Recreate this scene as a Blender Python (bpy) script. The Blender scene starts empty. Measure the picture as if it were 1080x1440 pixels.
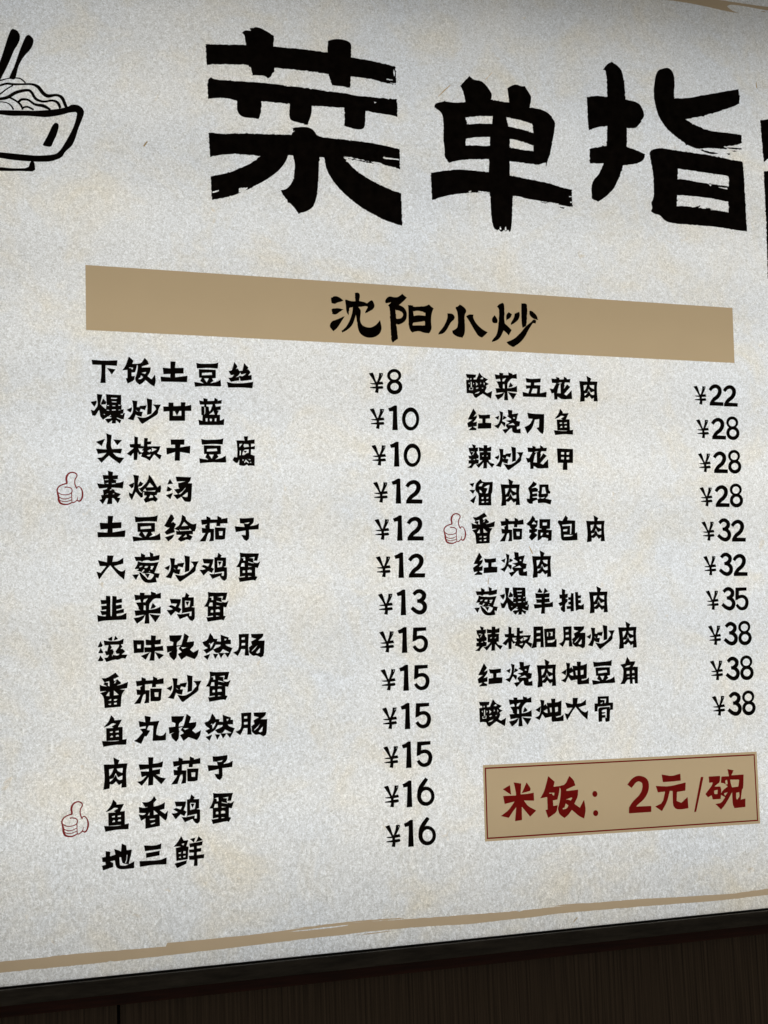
import bpy, math, random
from mathutils import Vector, Matrix
from mathutils.geometry import delaunay_2d_cdt
random.seed(7)
SC = bpy.context.scene
COL = SC.collection

# ------------------------------------------------------------------ camera
F = 2069.14                       # focal length in photograph pixels (1080 x 1440)
D = 2.5                           # metres from the lens to the board along the axis
ZC = 1.62                         # height of the board point on the axis
_X = Vector((5884, -75, -F)).normalized()
_Z = Vector((-540, 14720, -F)).normalized()
_Y = _Z.cross(_X).normalized()
M = Matrix((_X, _Y, _Z))
_dir = M @ Vector((0, 0, -1))
CAM = Vector((0, 0, ZC)) - _dir * D
cam_data = bpy.data.cameras.new("camera")
cam_data.sensor_fit = 'VERTICAL'
cam_data.sensor_height = 36.0
cam_data.sensor_width = 27.0
cam_data.lens = F * 36.0 / 1440.0
cam_data.clip_end = 100
cam = bpy.data.objects.new("camera", cam_data)
COL.objects.link(cam)
cam.matrix_world = Matrix.Translation(CAM) @ M.to_4x4()
SC.camera = cam

def pt(u, v, y=0.0):
    """photograph pixel -> (x, z) on the plane of the board at depth y"""
    d = M @ Vector(((u - 540) / F, -(v - 720) / F, -1))
    t = (y - CAM.y) / d.y
    p = CAM + d * t
    return p.x, p.z

# ------------------------------------------------------------------ world, lamps, exposure
W = bpy.data.worlds.new("World")
SC.world = W
W.use_nodes = True
W.node_tree.nodes["Background"].inputs[0].default_value = (1.0, 0.86, 0.70, 1)
W.node_tree.nodes["Background"].inputs[1].default_value = 0.085
SC.view_settings.view_transform = 'Standard'
SC.view_settings.look = 'None'
SC.view_settings.exposure = 0.0
SC.view_settings.gamma = 1.0
SC.view_settings.use_curve_mapping = False
SC.cycles.use_denoising = True

BOX_D = 0.16                      # depth of the light box
LEFT, RIGHT, TOPV = -240, 1760, -110
def bottom_v(u): return 1388 - 0.1031 * u
x0 = pt(LEFT, 600)[0]; x1 = pt(RIGHT, 600)[0]
ztop = pt(540, TOPV)[1]
zb0 = pt(0, bottom_v(0)); zb1 = pt(1080, bottom_v(1080))
def zbot(x): return zb0[1] + (zb1[1] - zb0[1]) * (x - zb0[0]) / (zb1[0] - zb0[0])
zlow = zbot(x0)
LED_POWER = 1.58
# LED strips behind the film (horizontal tubes of the light box)
for z_off, k in ((0.09, 0.88), (0.25, 1.38), (0.43, 1.25), (0.62, 1.42), (0.82, 1.5), (1.02, 1.42), (1.22, 1.3), (1.42, 1.15), (1.59, 0.82)):
    L = bpy.data.lights.new("led_strip", 'AREA')
    L.shape = 'RECTANGLE'
    L.size = (x1 - x0) * 0.93
    L.size_y = 0.10
    L.energy = LED_POWER * k
    L.color = (1.0, 1.0, 1.0)
    o = bpy.data.objects.new("led_strip", L)
    COL.objects.link(o)
    o.location = ((x0 + x1) / 2, BOX_D - 0.012, zlow + z_off)
    o.rotation_euler = (math.radians(-90), 0, 0)

# ------------------------------------------------------------------ materials
def new_mat(name):
    m = bpy.data.materials.new(name)
    m.use_nodes = True
    nt = m.node_tree
    for n in list(nt.nodes): nt.nodes.remove(n)
    return m, nt, nt.nodes, nt.links

def ramp(N, a, b, ca, cb, mid=None):
    r = N.new('ShaderNodeValToRGB')
    r.color_ramp.elements[0].position = a; r.color_ramp.elements[0].color = ca
    r.color_ramp.elements[1].position = b; r.color_ramp.elements[1].color = cb
    return r

def noise(N, Lk, vec, scale, detail=2, rough=0.5, dist=0.0):
    n = N.new('ShaderNodeTexNoise')
    n.inputs['Scale'].default_value = scale
    n.inputs['Detail'].default_value = detail
    n.inputs['Roughness'].default_value = rough
    n.inputs['Distortion'].default_value = dist
    Lk.new(vec, n.inputs['Vector'])
    return n

def mixrgb(N, Lk, mode, fac, a, b):
    m = N.new('ShaderNodeMix'); m.data_type = 'RGBA'; m.blend_type = mode
    for s, v in ((m.inputs[0], fac), (m.inputs[6], a), (m.inputs[7], b)):
        if hasattr(v, 'links'): Lk.new(v, s)
        else: s.default_value = v
    return m.outputs[2]

def film_shader(nt, N, Lk, colour, back=0.8):
    """backlit film: lets light through from behind, a little from the front, faint sheen"""
    tr = N.new('ShaderNodeBsdfTranslucent'); di = N.new('ShaderNodeBsdfDiffuse')
    for s in (tr, di):
        if hasattr(colour, 'links'): Lk.new(colour, s.inputs['Color'])
        else: s.inputs['Color'].default_value = colour
    mx = N.new('ShaderNodeMixShader'); mx.inputs[0].default_value = back
    Lk.new(di.outputs[0], mx.inputs[1]); Lk.new(tr.outputs[0], mx.inputs[2])
    out = N.new('ShaderNodeOutputMaterial')
    Lk.new(mx.outputs[0], out.inputs['Surface'])

def mat_paper():
    m, nt, N, Lk = new_mat("parchment_film")
    tc = N.new('ShaderNodeTexCoord'); v = tc.outputs['Object']
    # squiggly fibre grain
    g1 = noise(N, Lk, v, 235, 2, 0.6, 1.5)
    r1 = ramp(N, 0.30, 0.70, (0.62, 0.605, 0.575, 1), (1.0, 1.0, 1.0, 1)); Lk.new(g1.outputs[0], r1.inputs[0])
    g2 = noise(N, Lk, v, 420, 2, 0.5, 0.4)
    r2 = ramp(N, 0.32, 0.66, (0.84, 0.84, 0.83, 1), (1, 1, 1, 1)); Lk.new(g2.outputs[0], r2.inputs[0])
    # beige clouds
    b1 = noise(N, Lk, v, 9.0, 5, 0.62, 0.5)
    rb = ramp(N, 0.47, 0.72, (0.98, 0.99, 1.0, 1), (0.985, 0.935, 0.83, 1)); Lk.new(b1.outputs[0], rb.inputs[0])
    b2 = noise(N, Lk, v, 3.1, 3, 0.55, 0.2)
    rc = ramp(N, 0.35, 0.68, (0.93, 0.955, 0.985, 1), (1.0, 0.99, 0.96, 1)); Lk.new(b2.outputs[0], rc.inputs[0])
    # small rusty spots
    s1 = noise(N, Lk, v, 33, 4, 0.7, 0.6)
    rs = ramp(N, 0.66, 0.78, (1, 1, 1, 1), (0.93, 0.82, 0.66, 1)); Lk.new(s1.outputs[0], rs.inputs[0])
    sp = noise(N, Lk, v, 260, 2, 0.8, 0.9)
    rp = ramp(N, 0.70, 0.76, (1, 1, 1, 1), (0.70, 0.66, 0.60, 1)); Lk.new(sp.outputs[0], rp.inputs[0])
    # coarser slanting grain towards the foot of the sheet
    mp = N.new('ShaderNodeMapping'); mp.inputs['Rotation'].default_value = (0, math.radians(-55), 0); mp.inputs['Scale'].default_value = (1.0, 1.0, 0.45)
    Lk.new(v, mp.inputs['Vector'])
    g3 = noise(N, Lk, mp.outputs[0], 210, 2, 0.55, 0.6)
    r3 = ramp(N, 0.36, 0.66, (0.80, 0.795, 0.78, 1), (1.08, 1.08, 1.08, 1)); Lk.new(g3.outputs[0], r3.inputs[0])
    sx = N.new('ShaderNodeSeparateXYZ'); Lk.new(v, sx.inputs[0])
    mr = N.new('ShaderNodeMapRange'); Lk.new(sx.outputs[2], mr.inputs[0])
    mr.inputs[1].default_value = zlow + 0.55; mr.inputs[2].default_value = zlow + 0.05; mr.inputs[3].default_value = 0.15; mr.inputs[4].default_value = 0.75
    c = mixrgb(N, Lk, 'MULTIPLY', 1.0, r1.outputs[0], r2.outputs[0])
    c = mixrgb(N, Lk, 'MULTIPLY', mr.outputs[0], c, r3.outputs[0])
    c = mixrgb(N, Lk, 'MULTIPLY', 1.0, c, rb.outputs[0])
    c = mixrgb(N, Lk, 'MULTIPLY', 1.0, c, rc.outputs[0])
    c = mixrgb(N, Lk, 'MULTIPLY', 1.0, c, rs.outputs[0])
    c = mixrgb(N, Lk, 'MULTIPLY', 1.0, c, rp.outputs[0])
    c = mixrgb(N, Lk, 'MULTIPLY', 1.0, c, (0.868, 0.870, 0.868, 1))
    film_shader(nt, N, Lk, c)
    return m

def mat_tint(name, col, var=0.05, back=0.8, scale=14):
    m, nt, N, Lk = new_mat(name)
    tc = N.new('ShaderNodeTexCoord')
    n = noise(N, Lk, tc.outputs['Object'], scale, 3, 0.5, 0.2)
    lo = tuple(c * (1 - var) for c in col) + (1,); hi = tuple(min(1, c * (1 + var)) for c in col) + (1,)
    r = ramp(N, 0.3, 0.7, lo, hi); Lk.new(n.outputs[0], r.inputs[0])
    film_shader(nt, N, Lk, r.outputs[0], back)
    return m

def mat_ink():
    m, nt, N, Lk = new_mat("black_ink")
    tc = N.new('ShaderNodeTexCoord')
    n = noise(N, Lk, tc.outputs['Object'], 60, 3, 0.6)
    r = ramp(N, 0.3, 0.7, (0.003, 0.0022, 0.0018, 1), (0.009, 0.0065, 0.005, 1)); Lk.new(n.outputs[0], r.inputs[0])
    film_shader(nt, N, Lk, r.outputs[0], 0.55)
    return m

def mat_surface(name, lo, hi, rough=0.5, scale=(1, 1, 1), nscale=30, detail=4, bump=0.0, spec=0.4, metal=0.0):
    m, nt, N, Lk = new_mat(name)
    tc = N.new('ShaderNodeTexCoord')
    mp = N.new('ShaderNodeMapping'); mp.inputs['Scale'].default_value = scale
    Lk.new(tc.outputs['Object'], mp.inputs['Vector'])
    n = noise(N, Lk, mp.outputs[0], nscale, detail, 0.65)
    r = ramp(N, 0.32, 0.68, lo + (1,), hi + (1,)); Lk.new(n.outputs[0], r.inputs[0])
    p = N.new('ShaderNodeBsdfPrincipled')
    Lk.new(r.outputs[0], p.inputs['Base Color'])
    p.inputs['Roughness'].default_value = rough
    p.inputs['Specular IOR Level'].default_value = spec
    p.inputs['Metallic'].default_value = metal
    if bump:
        b = N.new('ShaderNodeBump'); b.inputs['Strength'].default_value = bump; b.inputs['Distance'].default_value = 0.001
        Lk.new(n.outputs[0], b.inputs['Height']); Lk.new(b.outputs[0], p.inputs['Normal'])
    out = N.new('ShaderNodeOutputMaterial'); Lk.new(p.outputs[0], out.inputs['Surface'])
    return m

PAPER = mat_paper()
TAN = mat_tint("tan_print", (0.352, 0.268, 0.160), 0.012)
TAN2 = mat_tint("tan_brush_print", (0.385, 0.300, 0.195), 0.03)
RED = mat_tint("dark_red_print", (0.33, 0.020, 0.024), 0.05)
REDLINE = mat_tint("red_line_print", (0.31, 0.045, 0.045), 0.05)
RUST = mat_tint("rust_fibre_print", (0.60, 0.42, 0.20), 0.1)
INK = mat_ink()
WHITE = mat_surface("white_box_lining", (0.70, 0.70, 0.70), (0.74, 0.74, 0.74), 0.8)
FRAME = mat_surface("dark_frame_coating", (0.035, 0.033, 0.028), (0.11, 0.103, 0.088), 0.5, (0.35, 1, 2.2), 40, 6, 0.2)  # stretched mottle: wear marks, plus scratchy reflections put into the colour
BLACK = mat_surface("black_gap_strip", (0.003, 0.003, 0.003), (0.007, 0.006, 0.005), 0.6)
MAHOG = mat_surface("red_brown_moulding", (0.03, 0.006, 0.004), (0.085, 0.02, 0.012), 0.35, (2, 1, 30), 6, 4)
WOOD = mat_surface("dark_vertical_grain_veneer", (0.042, 0.029, 0.019), (0.215, 0.162, 0.112), 0.38, (1, 1, 0.012), 210, 5, 0.25)

# ------------------------------------------------------------------ mesh helpers
def link_mesh(name, verts, faces, mat, parent=None):
    me = bpy.data.meshes.new(name)
    me.from_pydata(verts, [], faces)
    me.materials.append(mat)
    me.update()
    o = bpy.data.objects.new(name, me)
    COL.objects.link(o)
    if parent: o.parent = parent
    return o

def box(name, xa, xb, ya, yb, za, zb, mat, parent=None, bev=0.0, zf=None):
    """box; zf(x) optionally shifts z so that rails can follow the slope of the board's edge"""
    f = zf or (lambda x: 0.0)
    v = []
    for x in (xa, xb):
        for y in (ya, yb):
            for z in (za, zb): v.append((x, y, z + f(x)))
    fs = [(0, 1, 3, 2), (4, 6, 7, 5), (0, 4, 5, 1), (2, 3, 7, 6), (0, 2, 6, 4), (1, 5, 7, 3)]
    o = link_mesh(name, v, fs, mat, parent)
    if bev:
        b = o.modifiers.new("bevel", 'BEVEL'); b.width = bev; b.segments = 2
    return o

def chaikin(p, r):
    out = []; n = len(p)
    for i in range(n):
        a = p[i]; b = p[(i + 1) % n]
        out.append((a[0] + (b[0] - a[0]) * r, a[1] + (b[1] - a[1]) * r))
        out.append((b[0] + (a[0] - b[0]) * r, b[1] + (a[1] - b[1]) * r))
    return out

def soften(p, r):
    """cut only the shallow corners, so that curves flow and cut ends stay sharp"""
    out = []; n = len(p)
    for i in range(n):
        a, b, c = p[i - 1], p[i], p[(i + 1) % n]
        e = (b[0] - a[0], b[1] - a[1]); f = (c[0] - b[0], c[1] - b[1])
        cs = (e[0] * f[0] + e[1] * f[1]) / (math.hypot(*e) * math.hypot(*f) + 1e-9)
        if cs > 0.55:
            out.append((b[0] - e[0] * r, b[1] - e[1] * r)); out.append((b[0] + f[0] * r, b[1] + f[1] * r))
        else: out.append(b)
    return out

def rough_edge(p, step, amp, rnd):
    out = []; n = len(p)
    for i in range(n):
        a = p[i]; b = p[(i + 1) % n]
        L = math.hypot(b[0] - a[0], b[1] - a[1]); k = max(1, int(L / step))
        nx, ny = (b[1] - a[1]) / (L + 1e-9), -(b[0] - a[0]) / (L + 1e-9)
        for j in range(k):
            t = j / k
            d = rnd.gauss(0, amp) if j else 0
            if rnd.random() < 0.03: d *= 3
            out.append((a[0] + (b[0] - a[0]) * t + nx * d, a[1] + (b[1] - a[1]) * t + ny * d))
    return out

def stroke_polys(tri, smooth):
    P = [(tri[i], tri[i + 1], tri[i + 2] / 2) for i in range(0, len(tri), 3)]
    if smooth and len(P) > 2:
        Q = []
        for i in range(len(P) - 1):
            p0 = P[max(i - 1, 0)]; p1 = P[i]; p2 = P[i + 1]; p3 = P[min(i + 2, len(P) - 1)]
            for j in range(5):
                t = j / 5
                Q.append(tuple(0.5 * ((2 * p1[k]) + (-p0[k] + p2[k]) * t + (2 * p0[k] - 5 * p1[k] + 4 * p2[k] - p3[k]) * t * t + (-p0[k] + 3 * p1[k] - 3 * p2[k] + p3[k]) * t ** 3) for k in range(3)))
        Q.append(P[-1]); P = Q
    left, right = [], []
    for i, (x, y, w) in enumerate(P):
        a = P[max(i - 1, 0)]; b = P[min(i + 1, len(P) - 1)]
        dx, dy = b[0] - a[0], b[1] - a[1]; L = math.hypot(dx, dy) + 1e-9
        left.append((x - dy / L * w, y + dx / L * w)); right.append((x + dy / L * w, y - dx / L * w))
    return [[left[i], left[i + 1], right[i + 1], right[i]] for i in range(len(P) - 1)]

def parse(src, round_=0.10, rough=None):
    """drawing string -> painter's list of (sign, polygon)"""
    rnd = random.Random(len(src)); items = []
    for part in src.replace('\n', ' ').split(';'):
        t = part.split()
        if not t: continue
        k = t[0]; n = [float(a) for a in t[1:]]
        if k in 'PHQ':
            p = [(n[i], n[i + 1]) for i in range(0, len(n) - 1, 2)]
            if k != 'Q':
                if rough:
                    p = soften(soften(p, 0.25), 0.25); p = rough_edge(p, rough[0], rough[1], rnd)
                elif round_ >= 0.15: p = chaikin(p, round_)
                elif round_: p = chaikin(soften(p, 0.2), round_ * 0.5)
            items.append((k != 'H', p))
        elif k in 'ED':
            cx, cy, rx, ry = n
            items.append((k == 'E', [(cx + rx * math.cos(a * math.pi / 16), cy + ry * math.sin(a * math.pi / 16)) for a in range(32)]))
        elif k in 'SC':
            for q in stroke_polys(n, k == 'C'): items.append((True, q))
    return items

def inside(p, x, y):
    w = 0; n = len(p); x2, y2 = p[-1]
    for i in range(n):
        x1_, y1_ = x2, y2; x2, y2 = p[i]
        if y1_ <= y:
            if y2 > y and (x2 - x1_) * (y - y1_) - (x - x1_) * (y2 - y1_) > 0: w += 1
        elif y2 <= y and (x2 - x1_) * (y - y1_) - (x - x1_) * (y2 - y1_) < 0: w -= 1
    return w != 0

def tri_fill(items):
    """items in board units -> verts, tris covering exactly the painted region"""
    vs, es = [], []
    for s, p in items:
        b = len(vs); n = len(p)
        vs += [Vector(q) for q in p]
        es += [(b + i, b + (i + 1) % n) for i in range(n)]
    ov, oe, of, _, _, _ = delaunay_2d_cdt(vs, es, [], 0, 1e-6)
    bbs = [(min(q[0] for q in p), max(q[0] for q in p), min(q[1] for q in p), max(q[1] for q in p)) for s, p in items]
    keep = []
    for f in of:
        cx = sum(ov[i].x for i in f) / len(f); cy = sum(ov[i].y for i in f) / len(f)
        for (s, p), bb in zip(reversed(items), reversed(bbs)):
            if bb[0] <= cx <= bb[1] and bb[2] <= cy <= bb[3] and inside(p, cx, cy):
                if s: keep.append(tuple(f))
                break
    used = sorted({i for f in keep for i in f}); mp = {j: i for i, j in enumerate(used)}
    return [(ov[i].x, ov[i].y) for i in used], [tuple(mp[i] for i in f) for f in keep]

def grow(p, d):
    """offset a closed polygon outwards by d"""
    n = len(p); A = sum(p[i - 1][0] * p[i][1] - p[i][0] * p[i - 1][1] for i in range(n))
    sg = 1 if A > 0 else -1; out = []
    for i in range(n):
        a, b, c = p[i - 1], p[i], p[(i + 1) % n]
        e1 = (b[0] - a[0], b[1] - a[1]); e2 = (c[0] - b[0], c[1] - b[1])
        l1 = math.hypot(*e1) + 1e-9; l2 = math.hypot(*e2) + 1e-9
        nx = e1[1] / l1 + e2[1] / l2; ny = -e1[0] / l1 - e2[0] / l2
        k = math.hypot(nx, ny)
        if k < 0.5: out.append(b); continue
        m = min(2.0 / k, 1.8) / k * d * sg
        out.append((b[0] + nx * m, b[1] + ny * m))
    return out

def draw(src, ox, oy, sc, fat=0.0, **kw):
    items = parse(src, **kw)
    if fat: items = [(s, grow(p, fat * sc if s else -fat * sc * 0.6)) for s, p in items]
    items = [(s, [pt(ox + x / sc, oy + y / sc) for x, y in p]) for s, p in items]
    return tri_fill(items)

def flat(name, vf, mat, y, parent, off=(0, 0), s=1.0, c=(0, 0)):
    vs, fs = vf
    v = [((x - c[0]) * s + off[0], y, (z - c[1]) * s + off[1]) for x, z in vs]
    # face the viewer (-Y)
    out = []
    for f in fs:
        a, b, d = v[f[0]], v[f[1]], v[f[2]]
        cr = (b[0] - a[0]) * (d[2] - a[2]) - (b[2] - a[2]) * (d[0] - a[0])
        out.append(f if cr > 0 else tuple(reversed(f)))
    return link_mesh(name, v, out, mat, parent)

def bbox_c(vf):
    xs = [p[0] for p in vf[0]]; zs = [p[1] for p in vf[0]]
    return ((min(xs) + max(xs)) / 2, (min(zs) + max(zs)) / 2)

# ------------------------------------------------------------------ lettering traced as ink shapes
G = {}
def g(ch, ox, oy, sc, src): G[ch] = (ox, oy, sc, src)
g('下',120,495,10.8,"P 95 120 290 135 487 128 478 210 305 200 302 300 308 470 228 472 245 330 245 195 108 192; P 330 245 455 265 402 342")
g('饭',120,495,10.8,"""P 660 72 728 132 712 182 785 182 775 240 752 308 700 312 702 370 752 368 738 432 642 478 615 402 640 398 640 272 562 278 610 215; H 660 232 725 240 718 268 700 262 695 245 668 246;
P 780 182 850 172 900 92 945 135 962 188 858 218 858 238 992 236 985 300 942 370 1005 418 1055 345 1070 440 1048 522 1000 500 912 425 870 470 825 497 770 455 755 400 775 350 792 280 800 215; H 848 318 915 302 925 310 905 335 880 325; H 845 355 878 380 855 410 812 415 808 400 830 395""")
g('土',120,495,4.32,"P 517 58 548 60 543 98 596 97 596 130 545 132 545 155 620 145 617 183 460 180 457 150 515 155 517 133 475 135 470 96 517 100")
g('豆',270,495,10.8,"P 65 165 120 182 340 180 398 162 388 252 250 240 75 250; P 103 262 358 272 360 395 300 402 325 438 270 478 380 455 432 422 442 515 420 524 200 515 45 528 35 455 180 482 125 440 150 392 108 390; H 150 318 300 312 305 350 150 355; H 180 400 255 402 222 465")
g('丝',270,495,10.8,"P 642 155 690 220 660 270 690 250 718 290 768 285 790 170 855 240 818 288 850 260 888 310 848 362 903 350 905 422 738 442 720 430 590 452 552 395 605 390 640 345 590 352 555 292 605 280; H 660 385 705 360 733 312 745 342 825 325 770 372 722 362 700 378; H 718 380 738 442 714 442; P 530 455 620 480 800 475 928 455 915 550 740 538 548 540")
g('爆',120,550,10.8,"""P 80 165 170 145 168 190 135 238; P 175 45 258 55 235 150 225 200 300 270 420 350 400 370 370 365 268 435 225 380 218 320 208 285 150 375 105 370 85 285 130 300 180 240 190 190 180 120; P 268 115 318 165 308 200 240 205 235 190 255 150;
P 315 48 360 52 542 62 545 120 540 215 552 215 545 285 580 275 575 340 600 335 580 430 550 425 525 492 465 440 460 490 400 490 408 440 345 488 300 430 400 400 330 380 330 350 310 290 320 215 325 215;
H 390 100 488 105 475 120 390 118; H 400 155 475 158 470 172 405 170; H 410 215 455 218 450 230 412 230; H 330 212 365 215 355 225 330 225; H 500 208 540 210 520 224 500 220; H 405 280 460 278 460 295 405 297; H 325 285 368 290 355 298 325 296; H 500 285 540 282 520 292 500 292; H 482 400 550 430 540 440 478 412; H 530 350 580 340 560 365; H 335 405 405 400 380 418 335 418; H 270 350 300 350 290 365; H 345 395 380 362 392 370 362 392""")
g('炒',180,770,10.8,"P 550 310 632 268 630 310 610 348; P 635 160 713 168 705 262 745 262 750 245 855 230 830 302 765 285 748 330 795 332 778 408 715 395 690 375 655 470 568 450 600 420 640 360 652 300 648 220; H 690 305 730 335 705 328; P 855 120 937 138 930 355 862 375 870 250; P 950 215 1070 210 1030 290 1025 360 920 430 795 518 770 505 712 412 820 430 920 380 1000 285 985 245")
g('甘',120,495,4.32,"P 505 308 535 308 535 330 580 328 580 306 608 306 605 330 643 322 643 358 605 358 605 418 510 418 510 360 475 362 473 332 505 332; H 532 360 583 358 583 388 532 388; P 543 359 571 359 556 386")
g('蓝',230,550,10.8,"P 540 142 607 158 605 108 668 122 665 152 768 150 775 102 822 130 820 152 882 135 878 190 780 198 795 240 865 230 868 285 800 290 835 300 810 360 855 362 855 450 920 425 915 515 540 515 530 435 590 455 592 365 575 362 572 235 620 232 615 205 552 205; H 650 205 745 205 720 280 700 310 690 300 685 240 650 230; H 688 358 745 318 752 292 775 358; H 620 240 634 250 632 340 612 358 622 330; H 635 415 668 412 665 462 640 462; H 700 425 720 415 738 430 725 460 705 455; H 778 415 805 412 798 462 776 458")
g('尖',120,605,9,"P 265 40 332 65 325 130 322 205 338 240 465 235 448 295 345 285 400 340 490 352 435 425 325 345 300 320 265 350 205 412 150 352 215 345 270 285 160 300 135 235 270 245 260 205 275 130; P 135 148 247 110 205 200; P 355 118 462 128 402 190")
g('椒',120,605,9,"P 620 78 665 92 662 175 700 175 702 200 740 205 745 100 790 102 785 145 835 142 828 178 785 180 785 205 950 205 930 260 905 295 965 318 945 372 870 305 815 385 760 350 705 335 720 295 680 310 662 270 655 375 612 378 612 280 575 328 525 298 615 225 565 215 560 178 620 175; H 670 230 735 232 712 255 740 262 720 285 690 275; H 838 225 905 240 870 262 835 275 842 245; H 785 262 825 240 832 262 810 282; H 775 318 830 305 815 332 795 332")
g('干',120,605,4.32,"P 518 57 602 57 600 88 577 88 575 105 637 95 635 142 575 132 573 185 543 185 545 132 495 148 492 107 545 108 545 88 520 88")
g('腐',270,605,10.8,"P 785 95 850 95 840 155 950 142 948 205 895 205 895 255 955 240 952 290 895 290 892 370 950 390 950 540 870 535 865 545 830 520 790 545 715 530 720 440 690 495 665 497 615 455 640 408 685 415 690 300 675 155 800 160; H 720 210 765 205 718 262; H 725 310 742 310 740 380 722 385; H 790 210 855 215 865 250 795 262 780 240; H 790 298 862 292 858 345 828 350 790 380 760 378 770 330; P 782 316 835 314 808 345; H 760 450 785 440 778 470; H 790 490 815 445 862 490 870 500 845 500 820 475 800 498; H 845 435 895 445 880 455; H 870 490 900 480 895 500")
g('素',130,660,10.8,"P 235 22 312 45 305 95 388 90 382 148 300 155 360 165 358 210 410 205 475 180 460 288 290 275 290 300 330 310 340 345 430 378 375 430 425 438 385 515 325 440 298 435 298 525 220 530 240 440 210 440 155 528 105 468 145 450 130 395 170 388 158 318 215 300 228 280 100 292 70 215 178 228 170 152 165 150 155 88 240 92; H 180 155 240 148 240 162 190 165; H 190 215 240 205 240 220; H 295 215 350 208 345 222 295 225; H 258 320 292 290 285 318; H 190 382 240 366 235 378; H 300 378 330 360 330 378")
g('烩',130,660,10.8,"P 548 238 630 203 625 265 595 290; P 620 85 705 98 690 200 690 270 720 330 765 350 765 420 735 432 655 340 598 468 555 400 555 350 600 375 635 280 635 160; P 725 185 770 215 745 255 690 268 700 225; P 855 80 900 130 985 275 1030 240 1045 280 1030 350 985 355 975 390 935 395 992 450 960 495 915 470 805 508 778 460 830 402 785 395 785 350 740 340 705 290 735 285 820 205 850 140; H 820 275 870 205 930 270; H 765 330 800 292 820 330 960 318 945 340; H 855 440 880 390 918 400 918 428; H 690 275 740 342 765 340 740 356 715 335")
g('汤',180,660,10.8,"P 635 148 682 218 600 228; P 600 258 668 302 630 335 585 332; P 575 395 680 360 642 452; P 725 112 958 122 940 180 905 212 972 215 965 340 958 480 935 495 860 490 810 415 745 455 690 390 760 380 700 308 790 290 765 275 762 208 785 208 880 180 740 185; H 762 375 830 330 868 280 872 290 800 378; H 820 410 905 345 905 415 880 425")
g('绘',225,715,10.8,"P 162 92 190 100 215 155 162 228 198 205 242 242 210 310 225 360 100 400 70 360 150 290 110 290 65 265; P 75 440 215 395 195 445 125 500; P 335 98 388 130 395 180 490 245 552 230 545 300 525 350 498 345 498 390 430 392 495 430 455 485 410 468 315 505 268 468 330 402 250 400 242 345 300 345 215 310 290 260 322 190; H 325 270 365 205 425 262; H 290 320 305 345 480 335 450 300 440 325 320 330; H 350 440 395 395 408 430")
g('茄',275,720,10.8,"P 165 65 225 90 225 115 330 115 332 60 392 90 390 110 482 90 485 170 375 175 370 215 315 215 318 165 215 170 215 255 280 258 275 440 205 445 228 380 225 310 190 320 150 445 60 448 120 370 150 320 100 318 92 240 150 250 145 210 185 182 95 195 82 120 165 115; P 292 235 458 240 445 405 415 420 298 418; H 352 292 412 292 408 358 358 355")
g('子',275,720,10.8,"P 668 95 730 100 885 88 880 160 820 215 900 205 962 175 955 262 810 270 815 400 775 440 735 420 697 350 760 355 760 280 610 305 595 218 745 230 732 175 675 170; H 730 170 820 155 800 180 765 180")
g('大',130,715,4.32,"P 90 286 128 287 120 325 155 322 187 300 187 335 130 350 160 378 180 385 200 372 192 432 155 402 108 345 85 370 40 432 25 385 50 392 85 350 45 350 33 315 88 328")
g('葱',180,770,10.8,"P 195 85 258 115 258 145 335 140 328 70 385 95 380 135 480 112 472 185 350 210 310 190 240 195 210 218 190 200 120 205 97 142 195 142; P 150 210 210 230 380 235 465 220 400 385 480 398 460 465 420 455 435 525 320 540 250 525 200 470 168 380 250 385 140 350 170 325 100 325 140 260; P 65 415 165 405 120 492; H 170 300 180 280 225 275 200 295; H 245 305 265 280 305 282 290 310; H 340 285 395 280 365 335 335 325 350 310; H 205 365 240 330 250 345 225 372; H 315 375 320 355 335 362; H 195 385 255 440 300 488 350 485 385 440 395 410 330 385 260 395; P 255 398 330 400 300 465")
g('鸡',275,770,10.8,"P 105 172 270 178 262 235 235 300 278 325 245 385 190 355 120 425 60 338 110 340 155 325 85 282 125 262 190 290 215 242 125 240; P 345 80 395 122 378 152 462 152 460 280 420 295 475 305 478 470 440 505 405 490 365 432 255 475 210 400 280 405 288 378 285 152 330 145; H 330 200 412 205 400 290 332 305; P 340 215 395 215 365 275; H 288 385 430 362 428 430 395 430 400 385 290 402")
g('蛋',275,770,10.8,"P 672 78 740 90 962 90 935 200 885 200 880 175 875 225 935 240 980 210 945 310 905 300 905 435 938 445 905 505 880 490 670 522 652 455 670 450 670 300 618 295 650 250 680 170; H 690 155 750 142 755 195 728 200 725 165; H 805 155 898 142 885 195 872 200 878 165; H 685 290 700 238 740 235 745 290; H 800 210 900 240 870 240 800 225; H 800 278 862 290 800 296; H 715 355 735 345 752 355 750 385 715 385; H 790 345 820 335 852 350 850 378 790 380; H 660 445 750 432 748 448 660 458; H 798 430 850 438 798 448")
g('韭',130,830,10.8,"P 205 85 270 92 272 385 285 400 295 385 302 88 365 95 368 145 445 128 448 185 355 200 358 230 442 218 445 272 362 288 365 312 475 282 475 340 365 360 368 395 440 385 515 345 515 445 300 455 180 460 82 480 75 378 120 392 200 400 205 370 145 380 118 315 208 318 210 290 140 302 132 240 212 235 212 205 135 215 122 150 205 150")
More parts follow.
